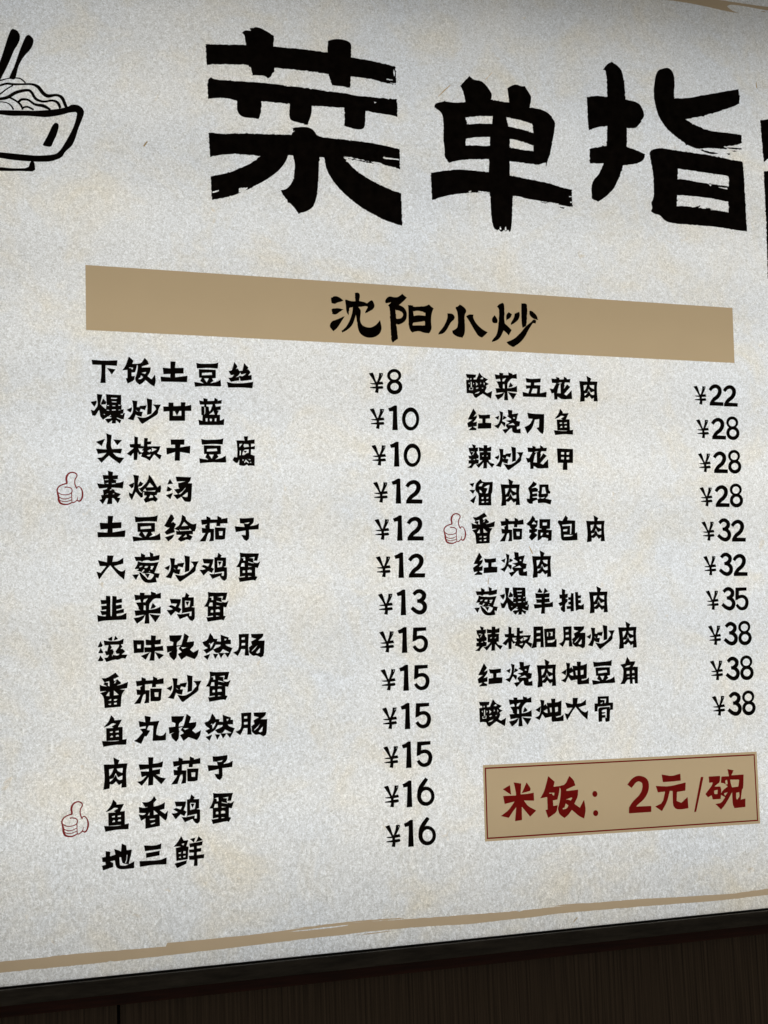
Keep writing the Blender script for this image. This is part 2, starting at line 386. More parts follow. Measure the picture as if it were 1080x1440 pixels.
g('菜',130,830,10.8,"P 635 68 720 78 718 38 790 42 788 75 888 72 888 22 962 45 962 65 1038 38 1038 125 940 122 885 180 862 215 858 300 960 285 1035 250 1035 355 855 350 865 505 790 508 805 375 780 370 655 390 638 310 730 305 700 290 700 255 660 190 738 185 725 140 650 155; H 768 180 780 140 842 122 800 185; H 780 230 808 235 808 305 775 300; P 625 425 720 408 800 370 770 440 675 508; P 865 362 940 375 1025 382 955 488; P 915 195 962 245 945 268 880 285")
g('滋',130,885,10.8,"P 120 180 155 245 140 268 80 272; P 125 285 162 350 155 362 88 362; P 120 400 165 462 155 482 80 485; P 232 145 302 108 298 172 260 172; P 345 98 388 148 325 170; P 170 172 250 182 400 180 472 142 465 222 430 230 455 265 420 300 455 295 495 335 440 385 530 385 500 445 455 435 380 465 345 455 210 495 180 435 230 430 255 385 210 395 185 335 225 330 245 240 185 245; H 270 235 405 232 400 265 350 335 365 370 415 370 385 400 345 395 300 385 300 410 320 355 325 340 300 295 270 315 295 270")
g('味',130,885,10.8,"P 618 165 775 168 785 185 778 350 630 362; H 678 232 735 232 732 290 678 290; P 888 92 962 98 958 165 1040 152 1032 225 945 230 950 270 1068 250 1078 325 945 330 940 475 865 475 890 350 850 345 790 352 788 275 890 275 890 240 812 240 808 155 888 165; P 735 405 870 350 808 462; P 950 345 1085 390 1010 455")
g('孜',230,885,7.2,"P 57 62 185 60 170 105 135 130 130 165 180 160 200 90 210 40 255 70 235 130 308 122 305 165 265 205 300 235 355 205 345 260 315 302 230 270 180 308 145 250 185 230 160 205 150 200 135 215 132 280 105 315 62 275 55 240 95 215 38 235 30 170 95 165 100 130 62 115; H 175 183 235 182 195 200; H 132 178 172 166 150 202 136 212")
g('然',230,885,7.2,"P 470 38 500 75 505 95 545 98 530 150 500 205 435 245 402 210 450 190 410 165 392 130 445 110; H 470 155 500 130 510 125 495 165 475 195; H 455 150 470 138 475 152; P 578 55 625 72 658 82 655 105 680 105 680 150 625 150 640 170 697 190 685 215 675 240 650 225 600 200 575 235 530 240 500 205 570 175 580 155 530 155 525 120 580 125; H 615 95 640 98 620 118; P 405 272 470 250 445 310; P 500 248 552 250 522 300; P 555 240 615 240 580 290; P 615 240 678 235 650 285")
g('肠',230,885,7.2,"P 760 50 862 45 855 180 865 265 822 265 825 200 785 200 770 235 750 270 705 235 750 215 765 170; H 790 85 822 80 820 105 790 105; H 790 140 825 138 825 162 788 165; P 885 48 1010 45 1005 75 955 115 1022 115 1015 265 985 285 940 262 905 270 865 235 868 205 862 185 895 160 885 125 940 95 890 82; H 890 220 950 160 925 200 895 225; H 935 235 978 185 972 235 950 245")
g('番',130,940,10.8,"P 350 65 400 125 320 160 330 200 375 165 432 215 425 235 340 265 430 250 540 205 525 298 405 318 490 325 440 400 430 580 185 602 172 430 118 375 225 340 115 350 110 248 155 270 225 275 165 240 185 218 140 150 215 150; H 190 210 255 192 262 270 235 265 240 215 200 215; H 325 225 370 170 345 225; H 205 415 255 348 258 420; H 325 335 398 400 325 410; H 235 485 285 462 282 490; H 325 470 378 465 362 490 325 492; H 232 548 280 530 280 555; H 328 525 370 518 368 545 328 548")
g('鱼',130,1000,9.818,"P 258 58 300 100 302 128 405 118 350 222 415 218 415 400 193 412 190 238 295 232 265 215 330 175 272 165 220 205 155 225 225 145; P 132 415 310 420 470 385 465 462 310 465 150 492; H 240 285 280 275 278 298 242 300; H 318 278 362 268 362 292 318 295; H 245 355 265 335 282 345 280 362 245 365; H 322 338 345 325 365 335 362 352 322 355")
g('丸',130,1000,9.818,"P 720 65 803 80 795 148 922 135 885 240 880 325 930 345 975 335 1015 290 1012 400 830 412 842 200 775 200 748 260 795 270 745 350 720 345 672 452 575 412 620 385 695 295 658 248 735 240 738 205 650 220 638 138 730 155")
g('肉',130,1060,9.818,"P 290 52 372 92 350 140 482 132 462 250 470 460 398 468 405 405 365 432 325 382 278 425 240 418 235 480 150 497 172 350 155 150 300 148; H 228 215 292 202 270 265 232 312; H 335 205 420 195 412 265 350 240; H 238 350 290 340 320 265 352 325 415 298 412 355 375 365 345 350 322 288 285 350 238 390")
g('末',130,1060,9.818,"P 770 48 840 50 832 138 905 130 975 105 962 185 825 195 828 228 935 210 930 280 875 285 930 325 1012 340 950 420 840 310 835 430 768 438 775 315 740 370 680 440 618 388 680 375 750 300 678 322 665 245 778 245 778 205 655 222 638 148 775 148")
g('香',180,1115,9.818,"P 358 45 392 95 350 140 355 190 450 165 508 130 502 218 435 238 510 290 550 245 540 345 520 378 500 370 435 310 440 455 240 495 240 350 180 385 148 298 215 310 250 280 155 275 150 195 215 210 300 190 235 195 195 130 280 130 330 95; H 272 310 298 265 295 308; H 355 240 415 290 355 305; H 300 360 375 352 368 370 300 375; H 305 430 325 418 375 405 370 420 330 435")
g('地',130,1172,6.353,"P 118 158 160 165 155 205 205 190 195 140 245 155 255 165 262 92 300 108 305 150 350 145 345 190 330 240 325 275 372 250 372 310 250 322 210 300 200 240 155 250 185 265 185 300 95 330 85 290 120 280 115 255 90 255 85 215 118 210; H 240 215 255 210 265 260 282 270 325 275 290 290 245 285; H 290 262 303 235 306 190 312 190 308 240 298 265")
g('三',130,1172,6.353,"P 460 108 560 110 615 90 612 138 470 158; P 478 178 600 155 598 195 480 218; P 420 248 600 240 662 215 660 275 540 280 425 298")
g('鲜',130,1172,6.353,"P 792 25 815 65 855 60 838 115 858 120 850 230 750 245 745 130 790 120 780 115 725 118 760 80; H 795 95 820 85 812 108; H 770 170 790 168 788 182 770 182; H 812 160 832 158 832 178 812 180; H 772 210 790 205 788 218 772 218; H 812 202 832 198 830 212 812 215; P 735 270 842 240 838 270 755 310; P 872 50 918 38 905 80; P 948 25 985 60 925 75; P 865 92 985 70 978 105 932 112 932 135 972 130 970 160 932 165 932 195 998 185 995 220 938 225 938 288 905 290 910 235 865 235 862 200 905 198 905 170 865 172 862 145 905 142 905 118 870 125")
g('酸',650,518,10.8,"P 55 88 208 98 200 140 170 145 172 172 215 170 260 65 300 125 388 170 345 205 400 238 355 265 370 290 340 355 380 380 452 345 435 460 310 382 210 450 180 435 160 385 110 375 68 378 58 178 105 172 100 148 70 140; H 122 150 138 150 135 172 122 172; H 90 225 110 215 110 245; H 128 205 142 205 145 290 128 290; H 168 215 180 235 162 250; H 105 295 165 290 160 330 105 330; P 115 300 155 298 150 320 115 320; H 205 210 238 240 210 268; H 270 160 305 135 318 160 300 168; H 322 210 330 265 340 230; H 205 300 230 290 250 298 215 315; H 292 300 318 292 310 312; H 205 370 270 350 240 380 190 388; H 275 210 290 230 270 245")
g('五',730,520,9,"P 82 105 140 118 272 112 268 158 190 165 188 195 268 198 262 300 345 280 342 348 50 340 42 280 115 300 135 235 90 240 82 198 145 200 148 165 92 160; H 172 240 228 240 222 300 150 298")
g('花',730,520,9,"P 408 112 470 118 468 92 508 105 508 125 565 122 565 88 600 108 602 122 648 118 640 162 580 160 568 185 575 200 562 250 605 188 645 218 565 310 600 328 662 262 668 370 540 375 495 345 485 340 482 375 445 378 440 290 412 302 388 240 430 245 470 170 415 165; H 498 205 522 172 525 300 480 296; H 488 172 520 160 545 165 515 176")
g('红',650,570,10.8,"P 168 50 212 118 165 178 220 155 218 195 160 265 220 250 218 315 90 335 75 272 155 218 85 215; P 155 322 215 355 210 378 95 378; P 242 140 300 150 420 142 420 198 355 205 352 265 440 270 438 350 235 355 238 275 305 270 305 205 258 200")
g('烧',650,570,10.8,"P 495 185 560 158 545 222; P 565 88 618 108 605 245 650 260 655 285 640 325 595 270 545 355 482 312 545 290 572 225 580 170; P 625 160 672 185 660 200 612 220; P 690 68 755 78 758 135 850 122 835 165 820 235 878 250 865 315 825 330 830 370 882 355 885 425 790 422 760 400 755 345 735 345 650 430 610 370 690 355 660 310 668 290 720 265 665 235 735 225 745 210 680 165 700 150; H 770 185 790 178 800 200 775 202; H 690 298 770 268 800 300 745 300")
g('刀',650,515,4.32,"P 395 283 430 290 497 292 495 395 488 412 475 405 450 375 465 372 468 320 440 325 425 375 395 410 378 370 410 355 428 320 402 318")
g('辣',650,620,10.8,"P 145 52 205 70 195 105 238 102 235 155 215 165 228 205 250 225 245 265 200 275 250 290 245 345 185 350 140 415 78 405 125 375 140 345 95 345 95 298 130 290 125 272 105 270 92 225 140 230 115 175 105 160 95 108 165 105; H 150 210 175 165 185 170 160 215; H 120 165 145 158 180 165 150 172; H 160 285 195 275 190 292; P 250 98 325 112 325 65 378 68 378 108 440 88 438 155 380 160 380 170 432 175 430 285 395 292 420 335 488 352 452 405 375 320 372 415 318 418 325 320 250 412 205 358 245 355 310 295 265 290 262 175 320 170 320 158 255 158; H 302 225 325 215 322 238 302 238; H 362 235 388 215 385 235")
g('甲',650,615,4.32,"P 575 68 672 72 672 155 637 155 638 198 610 198 613 155 580 155; H 600 90 618 90 618 105 600 105; H 633 92 650 90 648 106 633 106; H 600 120 618 120 617 134 600 134; H 633 121 649 120 648 135 633 135")
g('溜',650,670,8.3077,"P 82 88 140 75 122 125; P 82 160 150 158 125 205; P 90 285 162 222 135 318; P 210 32 240 68 355 65 350 190 335 205 338 338 190 338 192 205 150 165 155 90; H 190 115 210 85 245 75 225 115; H 250 130 300 100 318 100 300 195 272 200 295 140; H 200 155 225 170 232 195 205 190; H 225 245 248 242 245 262 225 262; H 282 245 305 240 302 258 280 262; H 225 290 255 290 252 308 225 308; H 278 293 305 290 300 300 278 302")
g('段',650,670,8.3077,"P 830 58 868 85 862 105 800 140 860 130 885 152 880 178 820 182 818 205 870 198 878 230 820 238 822 250 870 248 878 270 825 290 820 318 785 320 768 300 758 295 750 260 785 262 790 200 768 135 800 105; P 900 95 1005 95 1008 160 1028 178 1025 200 1000 200 1002 225 970 260 1042 275 1030 328 960 305 885 312 878 270 905 255 885 225 895 195 882 180 900 165; H 935 128 965 125 980 200 925 205; H 905 250 970 240 940 262")
g('锅',735,720,9,"P 125 45 158 85 152 105 190 108 182 185 150 210 185 218 180 245 145 262 185 290 160 320 115 362 78 322 90 300 110 265 82 262 80 222 115 218 95 205 88 178 60 165 45 150 90 110; H 112 155 140 120 175 155; P 210 92 348 92 345 210 300 215 298 225 368 230 362 362 318 365 322 335 290 325 245 320 225 345 190 362 188 350 192 225 240 222 235 210 212 208; H 252 135 305 132 305 170 252 172; H 228 262 258 265 240 300 225 298; H 290 275 325 262 322 290")
g('包',735,720,9,"P 540 45 570 72 562 105 662 110 662 270 688 255 692 355 510 365 485 340 478 185 440 130 455 105 500 115; H 495 162 620 150 612 275 598 282 600 175 505 180; H 512 222 565 215 560 245 512 245; H 520 288 640 292 610 308 520 315")
g('羊',745,820,9,"P 120 62 155 110 145 125 95 118; P 188 60 228 105 170 135; P 68 130 140 135 250 128 245 180 190 182 190 200 245 192 250 240 188 245 190 258 250 255 290 235 292 300 190 308 188 385 140 388 150 310 60 322 48 268 145 270 145 250 85 250 80 205 148 205 148 190 75 190")
g('排',745,820,9,"P 405 72 448 90 442 140 478 135 478 180 445 195 478 205 475 235 445 265 445 360 430 368 395 345 390 310 412 290 408 285 380 290 362 255 405 235 400 195 378 195 372 145 405 148; P 520 128 552 130 555 355 515 358 515 325 470 330 465 292 515 290 515 270 490 270 485 240 515 235 512 212 485 212 485 180 515 178; P 572 115 608 115 612 158 648 155 645 188 612 192 612 215 645 215 645 250 615 255 615 275 650 285 682 262 682 335 625 330 582 350 578 285")
g('肥',740,870,10.8,"P 108 122 252 118 258 250 265 435 215 435 218 352 160 355 155 435 78 450 110 340; H 155 185 215 178 210 215 155 215; H 155 280 180 268 215 270 210 300 155 300; P 270 155 440 145 438 310 460 318 458 430 285 432; H 315 205 332 205 330 270 315 270; H 345 205 398 200 398 262 365 265 375 225; H 322 332 400 325 445 312 410 360 325 368")
g('炖',785,922,9,"P 38 215 105 170 92 248; P 98 90 148 98 142 165 165 145 185 180 180 128 238 132 232 78 285 78 282 125 318 120 362 100 358 285 290 300 300 315 350 305 388 275 388 355 250 365 240 350 240 300 160 315 125 265 90 342 35 312 85 290 105 235 108 160; H 140 230 185 205 190 255 160 250; H 215 190 240 188 242 245 225 248; H 282 185 318 180 318 235 285 245")
g('角',785,922,9,"P 870 15 902 62 905 75 970 72 965 105 940 140 1005 142 1005 352 970 352 965 300 940 298 940 355 905 355 905 300 870 305 840 358 785 360 820 300 825 165 785 115 845 100; H 840 150 870 125 915 122 895 145; H 865 195 900 192 900 230 862 230; H 935 190 955 182 965 215 935 220; H 865 270 900 258 898 275; H 935 255 965 255 962 270 935 270")
g('骨',785,975,9,"P 498 42 638 35 638 118 692 118 690 205 655 210 648 350 605 362 595 350 595 305 555 310 552 355 510 362 508 225 460 230 458 130 498 128; H 532 70 605 68 600 118 585 125 585 85 535 82; H 525 132 565 108 555 130; H 500 170 580 165 655 155 655 205 648 170 520 178 505 200 505 230 495 225; H 548 222 560 210 612 200 610 310 597 312 595 275 555 275 550 262 595 250 592 238 555 240")
g('¥',510,510,10.8,"P 92 165 150 152 165 180 200 290 215 300 245 215 248 160 305 165 300 200 275 250 250 295 300 292 312 330 235 335 232 360 300 358 312 385 300 398 240 400 235 462 185 452 200 395 110 385 110 375 195 365 195 335 130 328 108 315 185 312 150 250; H 281 178 292 180 280 207")
g('8',510,510,10.8,"E 472 195 106 97; E 478 370 117 112; D 473 202 63 58; D 478 367 62 57")
g('0',510,510,10.8,"E 722 855 130 175; D 725 860 82 117")
g('1',510,510,10.8,"P 385 695 430 680 480 650 515 655 520 860 528 1025 448 1025 455 860 458 735 402 742")
g('2',510,670,7.2,"C 445 102 34 475 68 38 520 55 40 558 80 44 562 125 44 535 170 42 490 205 40 456 250 36; P 438 272 440 240 480 230 602 234 600 273")
g('3',510,670,7.2,"C 512 1200 34 545 1172 38 580 1168 40 615 1195 42 612 1235 42 580 1262 38 548 1268 34; C 552 1266 34 595 1275 40 625 1310 42 620 1355 42 585 1382 42 540 1372 40 493 1335 36")
g('5',525,1040,9,"P 552 30 718 20 718 62 602 75 600 145 590 190 545 212; C 562 190 36 600 160 42 660 150 46 705 180 48 718 235 48 695 300 48 640 325 46 595 308 44 562 268 38")
g('6',525,1040,9,"E 656 720 110 122; D 660 718 64 76; C 668 497 42 622 560 50 582 630 50 570 710 48")
# ------------------------------------------------------------------ the things
def empty(name, loc, label=None, cat=None):
    o = bpy.data.objects.new(name, None); COL.objects.link(o); o.location = loc
    o.empty_display_size = 0.1
    if label: o['label'] = label
    if cat: o['category'] = cat
    return o

board = empty("menu_board", (0, 0, 0), "large backlit parchment menu board with black brush lettering above the dark wood panelling", "menu board")

def zf_low(x): return zbot(x)
# light box behind the film
box("back_plate", x0, x1, BOX_D, BOX_D + 0.004, zbot(x1) - 0.15, ztop, WHITE, board)
for nm, xa, xb in (("side_plate", x0 - 0.004, x0), ("side_plate", x1, x1 + 0.004)):
    box(nm, xa, xb, 0.002, BOX_D + 0.004, zbot(x1) - 0.15, ztop, WHITE, board)
box("top_plate", x0, x1, 0.002, BOX_D, ztop, ztop + 0.004, WHITE, board)
box("bottom_plate", x0, x1, 0.002, BOX_D, -0.004, 0, WHITE, board, zf=zf_low)
# frame rails: thin bright lip, then the dark rail
RAIL = 0.0235
box("frame_rail", x0 - RAIL, x1 + RAIL, -0.012, 0.03, -RAIL - 0.003, -0.003, FRAME, board, 0.0015, zf_low)
box("frame_gasket", x0, x1, -0.004, 0.004, -0.0028, 0.0, BLACK, board, 0, zf_low)
box("frame_rail", x0 - RAIL, x1 + RAIL, -0.012, 0.03, ztop + 0.005, ztop + RAIL, FRAME, board, 0.0015)
box("frame_rail", x0 - RAIL, x0 - 0.005, -0.011, 0.03, zbot(x0) - 0.01, ztop + 0.006, FRAME, board, 0.0015)
box("frame_rail", x1 + 0.005, x1 + RAIL, -0.011, 0.03, zbot(x1) + 0.004, ztop + 0.006, FRAME, board, 0.0015)

Y1, Y2 = -0.0005, -0.0010

# --- title characters
TITLE = [
 ('菜', 280, 30, 3.6, """P 32 117 120 117 237 120 232 95 230 70 215 58 232 45 262 48 255 35 300 28 345 52 380 75 375 128 520 140 650 158 652 100 680 90 722 90 765 105 772 130 768 182 880 202 945 218 993 230 997 322 940 312 870 292 768 280 765 335 750 338 735 330 700 328 672 325 655 268 520 248 382 236 380 258 370 262 365 280 348 290 330 275 300 275 265 272 255 250 248 222 150 218 60 218 38 225;
 P 40 298 60 283 75 295 180 302 345 313 520 335 680 355 825 378 860 382 1002 396 1004 485 965 475 900 465 842 455 840 535 822 550 780 545 735 530 735 440 640 432 570 428 570 460 562 490 548 525 500 512 470 505 455 490 458 418 315 405 315 460 300 495 260 490 215 485 190 455 192 405 150 390 90 388 45 393;
 P 48 565 75 563 85 570 250 568 350 572 468 575 470 565 485 555 470 540 510 535 550 535 580 550 600 585 700 595 850 612 950 632 1015 648 1017 750 960 732 870 720 800 705 730 688 800 765 930 838 1022 870 1028 1035 970 1020 900 990 800 930 740 880 680 815 645 755 632 690 610 688 605 745 602 850 585 930 555 960 500 975 485 945 440 905 412 855 440 852 470 820 482 770 485 720 475 680 450 680 440 710 400 760 345 800 290 830 240 855 170 885 120 895 65 905 57 785 110 775 160 765 200 745 260 722 310 682 200 672 110 675 55 688;
 H 205 850 222 846 245 845 238 852 215 862 200 864; Q 0 0 0.1 0 0 0.1; H 942 689 1008 697 1006 701 944 693; H 66 864 98 854 100 860 68 868; H 948 292 980 296 978 300 950 297; H 968 310 995 314 994 318 970 314; H 430 324 480 329 478 331 432 328; H 600 345 710 357 708 360 620 351; H 886 408 898 410 888 416; H 735 684 860 708 858 711 740 692; H 870 712 920 716 930 726 880 720; H 474 740 480 730 478 800 472 792; H 252 232 260 232 270 272 260 268; H 620 343 690 350 740 358 735 364 680 357 622 349; H 760 366 830 374 828 380 765 372; H 930 690 1010 697 1012 704 935 697; H 880 722 940 728 938 734 884 728; H 202 846 246 842 240 852 218 866 200 866; H 930 470 985 478 984 483 932 476; H 985 240 992 262 988 280 982 262; H 740 884 765 902 760 908 738 892; H 850 968 880 985 878 990 850 975"""),
 ('单', 590, 80, 4.5, """P 315 120 345 148 395 150 440 205 460 240 450 270 565 290 560 240 555 200 575 185 610 172 645 188 665 185 690 225 710 258 695 320 750 328 800 345 835 375 860 420 850 480 840 540 830 600 808 665 800 695 790 670 755 685 680 675 570 662 570 750 740 785 830 802 890 825 962 840 968 952 900 940 800 918 740 908 660 895 640 885 590 880 585 1000 582 1085 570 1110 560 1095 545 1105 535 1095 515 1110 500 1092 490 1100 468 1085 455 1030 450 960 445 865 370 858 320 860 200 872 130 890 78 908 70 735 150 722 230 712 330 718 438 730 438 648 330 648 240 655 185 672 155 630 160 600 150 530 152 440 145 370 130 345 92 320 100 295 155 280 230 292 290 285 275 215 255 182;
 H 290 385 380 375 462 375 458 425 380 422 300 428; H 548 382 640 402 712 425 720 482 650 460 560 440; H 292 520 350 508 445 508 443 563 415 565 360 560 292 562; H 572 520 640 532 720 562 720 598 640 588 570 572;
 H 368 850 442 857 442 864 380 860; H 600 880 650 888 648 896 602 888; H 700 902 760 912 760 920 704 912; H 820 920 880 930 878 937 822 928; H 780 672 800 670 798 690 788 682; H 505 1092 510 1070 516 1094; H 538 1098 544 1072 550 1096; H 310 852 328 850 318 862; H 945 882 962 882 962 888 947 888; H 952 918 966 918 966 924 954 924; P 885 950 918 952 912 962 895 958; P 765 920 812 922 800 930"""),
 ('指', 810, 80, 4.0, """P 150 72 175 40 200 28 235 50 262 85 275 180 278 240 330 250 365 270 385 325 378 345 365 360 368 365 350 385 335 403 285 400 285 505 340 525 388 548 380 585 330 605 265 610 245 670 215 740 165 790 125 815 88 798 85 705 130 660 155 600 78 600 75 518 120 508 172 500 175 390 120 395 70 415 60 225 120 218 175 225 172 120 165 78;
 P 440 155 445 110 460 75 490 65 520 60 545 85 555 130 550 235 640 232 700 218 780 205 850 192 915 183 918 265 850 292 750 325 615 352 680 390 760 420 860 428 930 440 932 485 900 498 830 505 850 520 740 512 690 520 640 505 560 450 500 395 460 330 440 250 435 190;
 P 412 535 430 520 480 512 560 528 700 545 830 568 870 580 935 590 942 620 948 750 962 983 880 972 780 955 640 945 550 938 500 925 470 888 440 885 420 868 430 850 420 820 435 800 437 740 435 660 422 600;
 H 573 630 700 648 780 660 850 668 860 680 857 730 800 720 700 708 620 690 570 688; H 568 778 640 782 720 790 855 815 858 875 760 860 700 850 600 838 566 840;
 P 690 518 800 543 760 550 710 532; P 845 543 866 543 855 552; P 800 508 932 514 930 522 850 518; P 870 528 905 530 890 536; H 800 733 850 738 850 746 830 742; H 745 718 765 718 755 728; P 655 850 700 835 690 856; P 720 845 770 858 740 862"""),
 ('南', 810, 80, 4.0, """P 1035 358 1080 350 1290 345 1295 200 1390 195 1400 345 1700 385 1705 500 1390 470 1385 600 1680 640 1690 1250 1480 1270 1470 1180 1580 1170 1570 760 1180 740 1190 1260 1078 1250 1068 900 1055 645 1280 600 1285 470 1150 540 1080 572 1055 595 1045 480;
 P 1230 800 1330 790 1340 900 1500 905 1500 980 1420 985 1420 1050 1510 1060 1510 1130 1420 1130 1420 1280 1310 1280 1310 1130 1220 1120 1220 1050 1310 1050 1310 985 1220 980 1220 905 1260 900"""),
]
for k, (ch, ox, oy, sc, src) in enumerate(TITLE):
    o = flat("title_character", draw(src, ox, oy, sc, rough=(6, 1.25)), INK, Y1, board)
    o['label'] = "huge black brush character " + ch + " of the title"

# --- bowl of noodles drawing (continues past the left edge of the picture)
BOWL_A = """C -80 545 12 0 545 12 60 530 8 130 522 8 190 530 10 235 568 10; C -80 600 14 0 590 16 60 575 16 120 580 16 200 580 14 290 580 16 350 605 24 395 660 26 440 688 26 520 680 18 570 705 24 600 770 22 612 795 20;
C -40 680 12 0 670 12 60 625 10 120 590 10; C -80 720 22 0 715 22 70 700 24 150 655 24 250 635 20 290 655 20 330 715 20 400 740 16 480 730 16 530 750 20 555 800 20; C 90 702 14 150 735 14 190 770 16 210 815 14;
C 170 745 18 200 720 18 260 725 16 320 765 18 400 780 24 465 815 14; C -80 750 10 0 742 8 60 750 8 100 775 10 125 815 14; C 200 800 14 250 788 14 310 815 14;
P -80 820 0 818 120 820 330 825 500 812 620 790 660 765 720 770 760 800 778 840 745 930 720 990 690 1090 660 1150 600 1200 570 1255 470 1292 350 1295 200 1285 100 1275 0 1258 -80 1250 -80 1200 0 1205 100 1215 200 1225 340 1238 450 1232 520 1220 560 1180 610 1100 670 990 700 900 710 835 640 840 560 865 430 885 340 878 240 870 100 872 0 858 -80 850;
P 510 930 540 945 540 980 520 1050 490 1110 470 1160 390 1145 400 1120 440 1050 480 960; P 280 1288 315 1288 328 1385 180 1378 100 1380 0 1378 -80 1375 -80 1345 0 1342 120 1355 260 1352"""
STICKS = "P 105 65 160 85 185 130 180 180 155 230 130 265 100 340 60 430 0 545 -40 590 -40 480 0 370 40 250 70 150; P 245 130 270 125 310 165 305 210 285 255 215 330 170 410 150 500 135 540 80 530 100 480 130 420 180 270 230 150"
def mirror(items, ax): return [(s, [(2 * ax - x, y) for x, y in p][::-1]) for s, p in items]
def fatten(src, k):
    out = []
    for part in src.split(';'):
        t = part.split()
        if t[0] == 'C': t = [t[0]] + [str(float(v) * k) if i % 3 == 2 else v for i, v in enumerate(t[1:])]
        out.append(' '.join(t))
    return ';'.join(out)
it = parse(fatten(BOWL_A, 1.3), round_=0.2)
allit = mirror(it, -78) + it
bowl = flat("noodle_bowl_drawing", tri_fill([(s, [pt(x / 6.545, 30 + y / 6.545) for x, y in p]) for s, p in allit]), INK, Y1, board)
bowl['label'] = "black brush drawing of a bowl heaped with noodles"
for one in STICKS.split(';'):
    flat("chopstick", draw(one, 0, 30, 6.545, round_=0.2), INK, Y1 - 0.0002, bowl)

# --- tan banner and its heading
def quad(name, pts, mat, y, parent, sub=1):
    v = [(*[pt(*p)[0]], y, pt(*p)[1]) for p in pts]
    return link_mesh(name, v, [tuple(range(len(v)))], mat, parent)
ban = quad("section_banner", [(121, 464), (1033, 510.5), (1030, 433), (120, 372.5)], TAN, 0.0, board)
ban['label'] = "long flat tan banner heading the dish lists"
HEAD = [
 ('沈', 455, 400, 6.75, "P 70 125 110 108 150 122 190 152 165 165 130 172 108 188 75 178; P 75 235 130 222 192 238 150 262 115 290 80 280; P 58 385 75 350 120 335 200 302 165 360 130 415 95 445 60 410; P 205 145 265 160 300 160 295 82 325 75 347 95 338 158 380 165 412 180 440 155 460 150 488 198 470 240 395 275 393 262 420 215 405 205 330 215 355 245 350 290 345 350 370 395 440 415 500 385 535 338 545 375 552 420 535 470 480 505 410 508 350 475 325 425 310 310 305 290 295 330 270 395 215 440 175 458 170 438 210 410 245 350 270 280 278 215 245 225 235 295 215 260 210 200"),
 ('阳', 455, 400, 6.75, "P 580 160 600 125 630 112 665 122 705 122 745 88 790 125 760 160 715 195 760 215 790 260 790 320 765 360 710 385 690 375 700 450 705 520 655 552 640 530 635 400 628 215 610 200 640 170 590 180; H 680 240 720 250 752 270 755 300 730 325 690 325; P 800 195 850 200 850 212 960 210 1000 190 1045 230 1025 270 1018 350 1028 425 1000 465 950 460 900 440 840 458 810 420 805 330 805 250; H 850 255 900 248 965 270 965 300 900 290 855 300; H 850 365 900 358 960 350 960 390 900 388 845 390"),
 ('小', 605, 410, 6.75, "P 160 208 210 208 235 240 225 270 195 290 160 360 125 400 78 410 75 395 130 330 165 250; P 240 160 280 122 330 155 345 190 322 225 330 320 328 400 305 440 255 430 210 400 208 370 245 355 262 330 260 200; P 340 235 370 215 410 220 405 250 440 310 500 365 545 385 530 405 490 438 455 425 420 370 380 300"),
 ('炒', 605, 410, 6.75, "P 585 255 610 225 642 268 635 300 600 302 585 285; P 632 145 650 120 690 108 705 130 700 300 725 318 772 365 745 418 725 395 695 370 670 430 635 465 585 480 585 462 625 420 640 370 650 280 655 165; P 718 220 745 195 775 215 765 245 722 280; P 800 210 845 192 852 230 830 280 765 320 762 300 795 250; P 865 112 905 112 922 130 915 320 900 335 875 345 865 300 862 160; P 940 185 960 180 1010 225 1025 270 980 262 940 225; P 985 265 1005 275 1000 305 975 300 940 350 900 430 850 490 785 528 740 505 722 480 790 455 860 390 900 335 950 295"),
]
for ch, ox, oy, sc, src in HEAD:
    o = flat("heading_character", draw(src, ox, oy, sc, rough=(11, 1.5)), INK, Y1, ban)
    o['label'] = "black brush character " + ch + " on the tan banner"

# --- dish rows
CACHE = {}
def glyph(ch):
    if ch not in CACHE:
        ox, oy, sc, src = G[ch]
        vf = draw(src, ox, oy, sc, fat=0.2, round_=0.05)
        CACHE[ch] = (vf, bbox_c(vf))
    return CACHE[ch]

def row(name, label, chars, mat=INK, y=Y1, parent=board, scale=1.0):
    """chars: (character, photo u, photo v) or (character,) where it stands as traced; one mesh for the row"""
    V, Fc = [], []
    for c in chars:
        vf, cen = glyph(c[0])
        if len(c) == 1: off = cen; s = 1.0
        else: off = pt(c[1], c[2]); s = scale
        b = len(V)
        V += [((x - cen[0]) * s + off[0], (z - cen[1]) * s + off[1]) for x, z in vf[0]]
        Fc += [tuple(b + i for i in f) for f in vf[1]]
    o = flat(name, (V, Fc), mat, y, parent)
    o['label'] = label
    return o

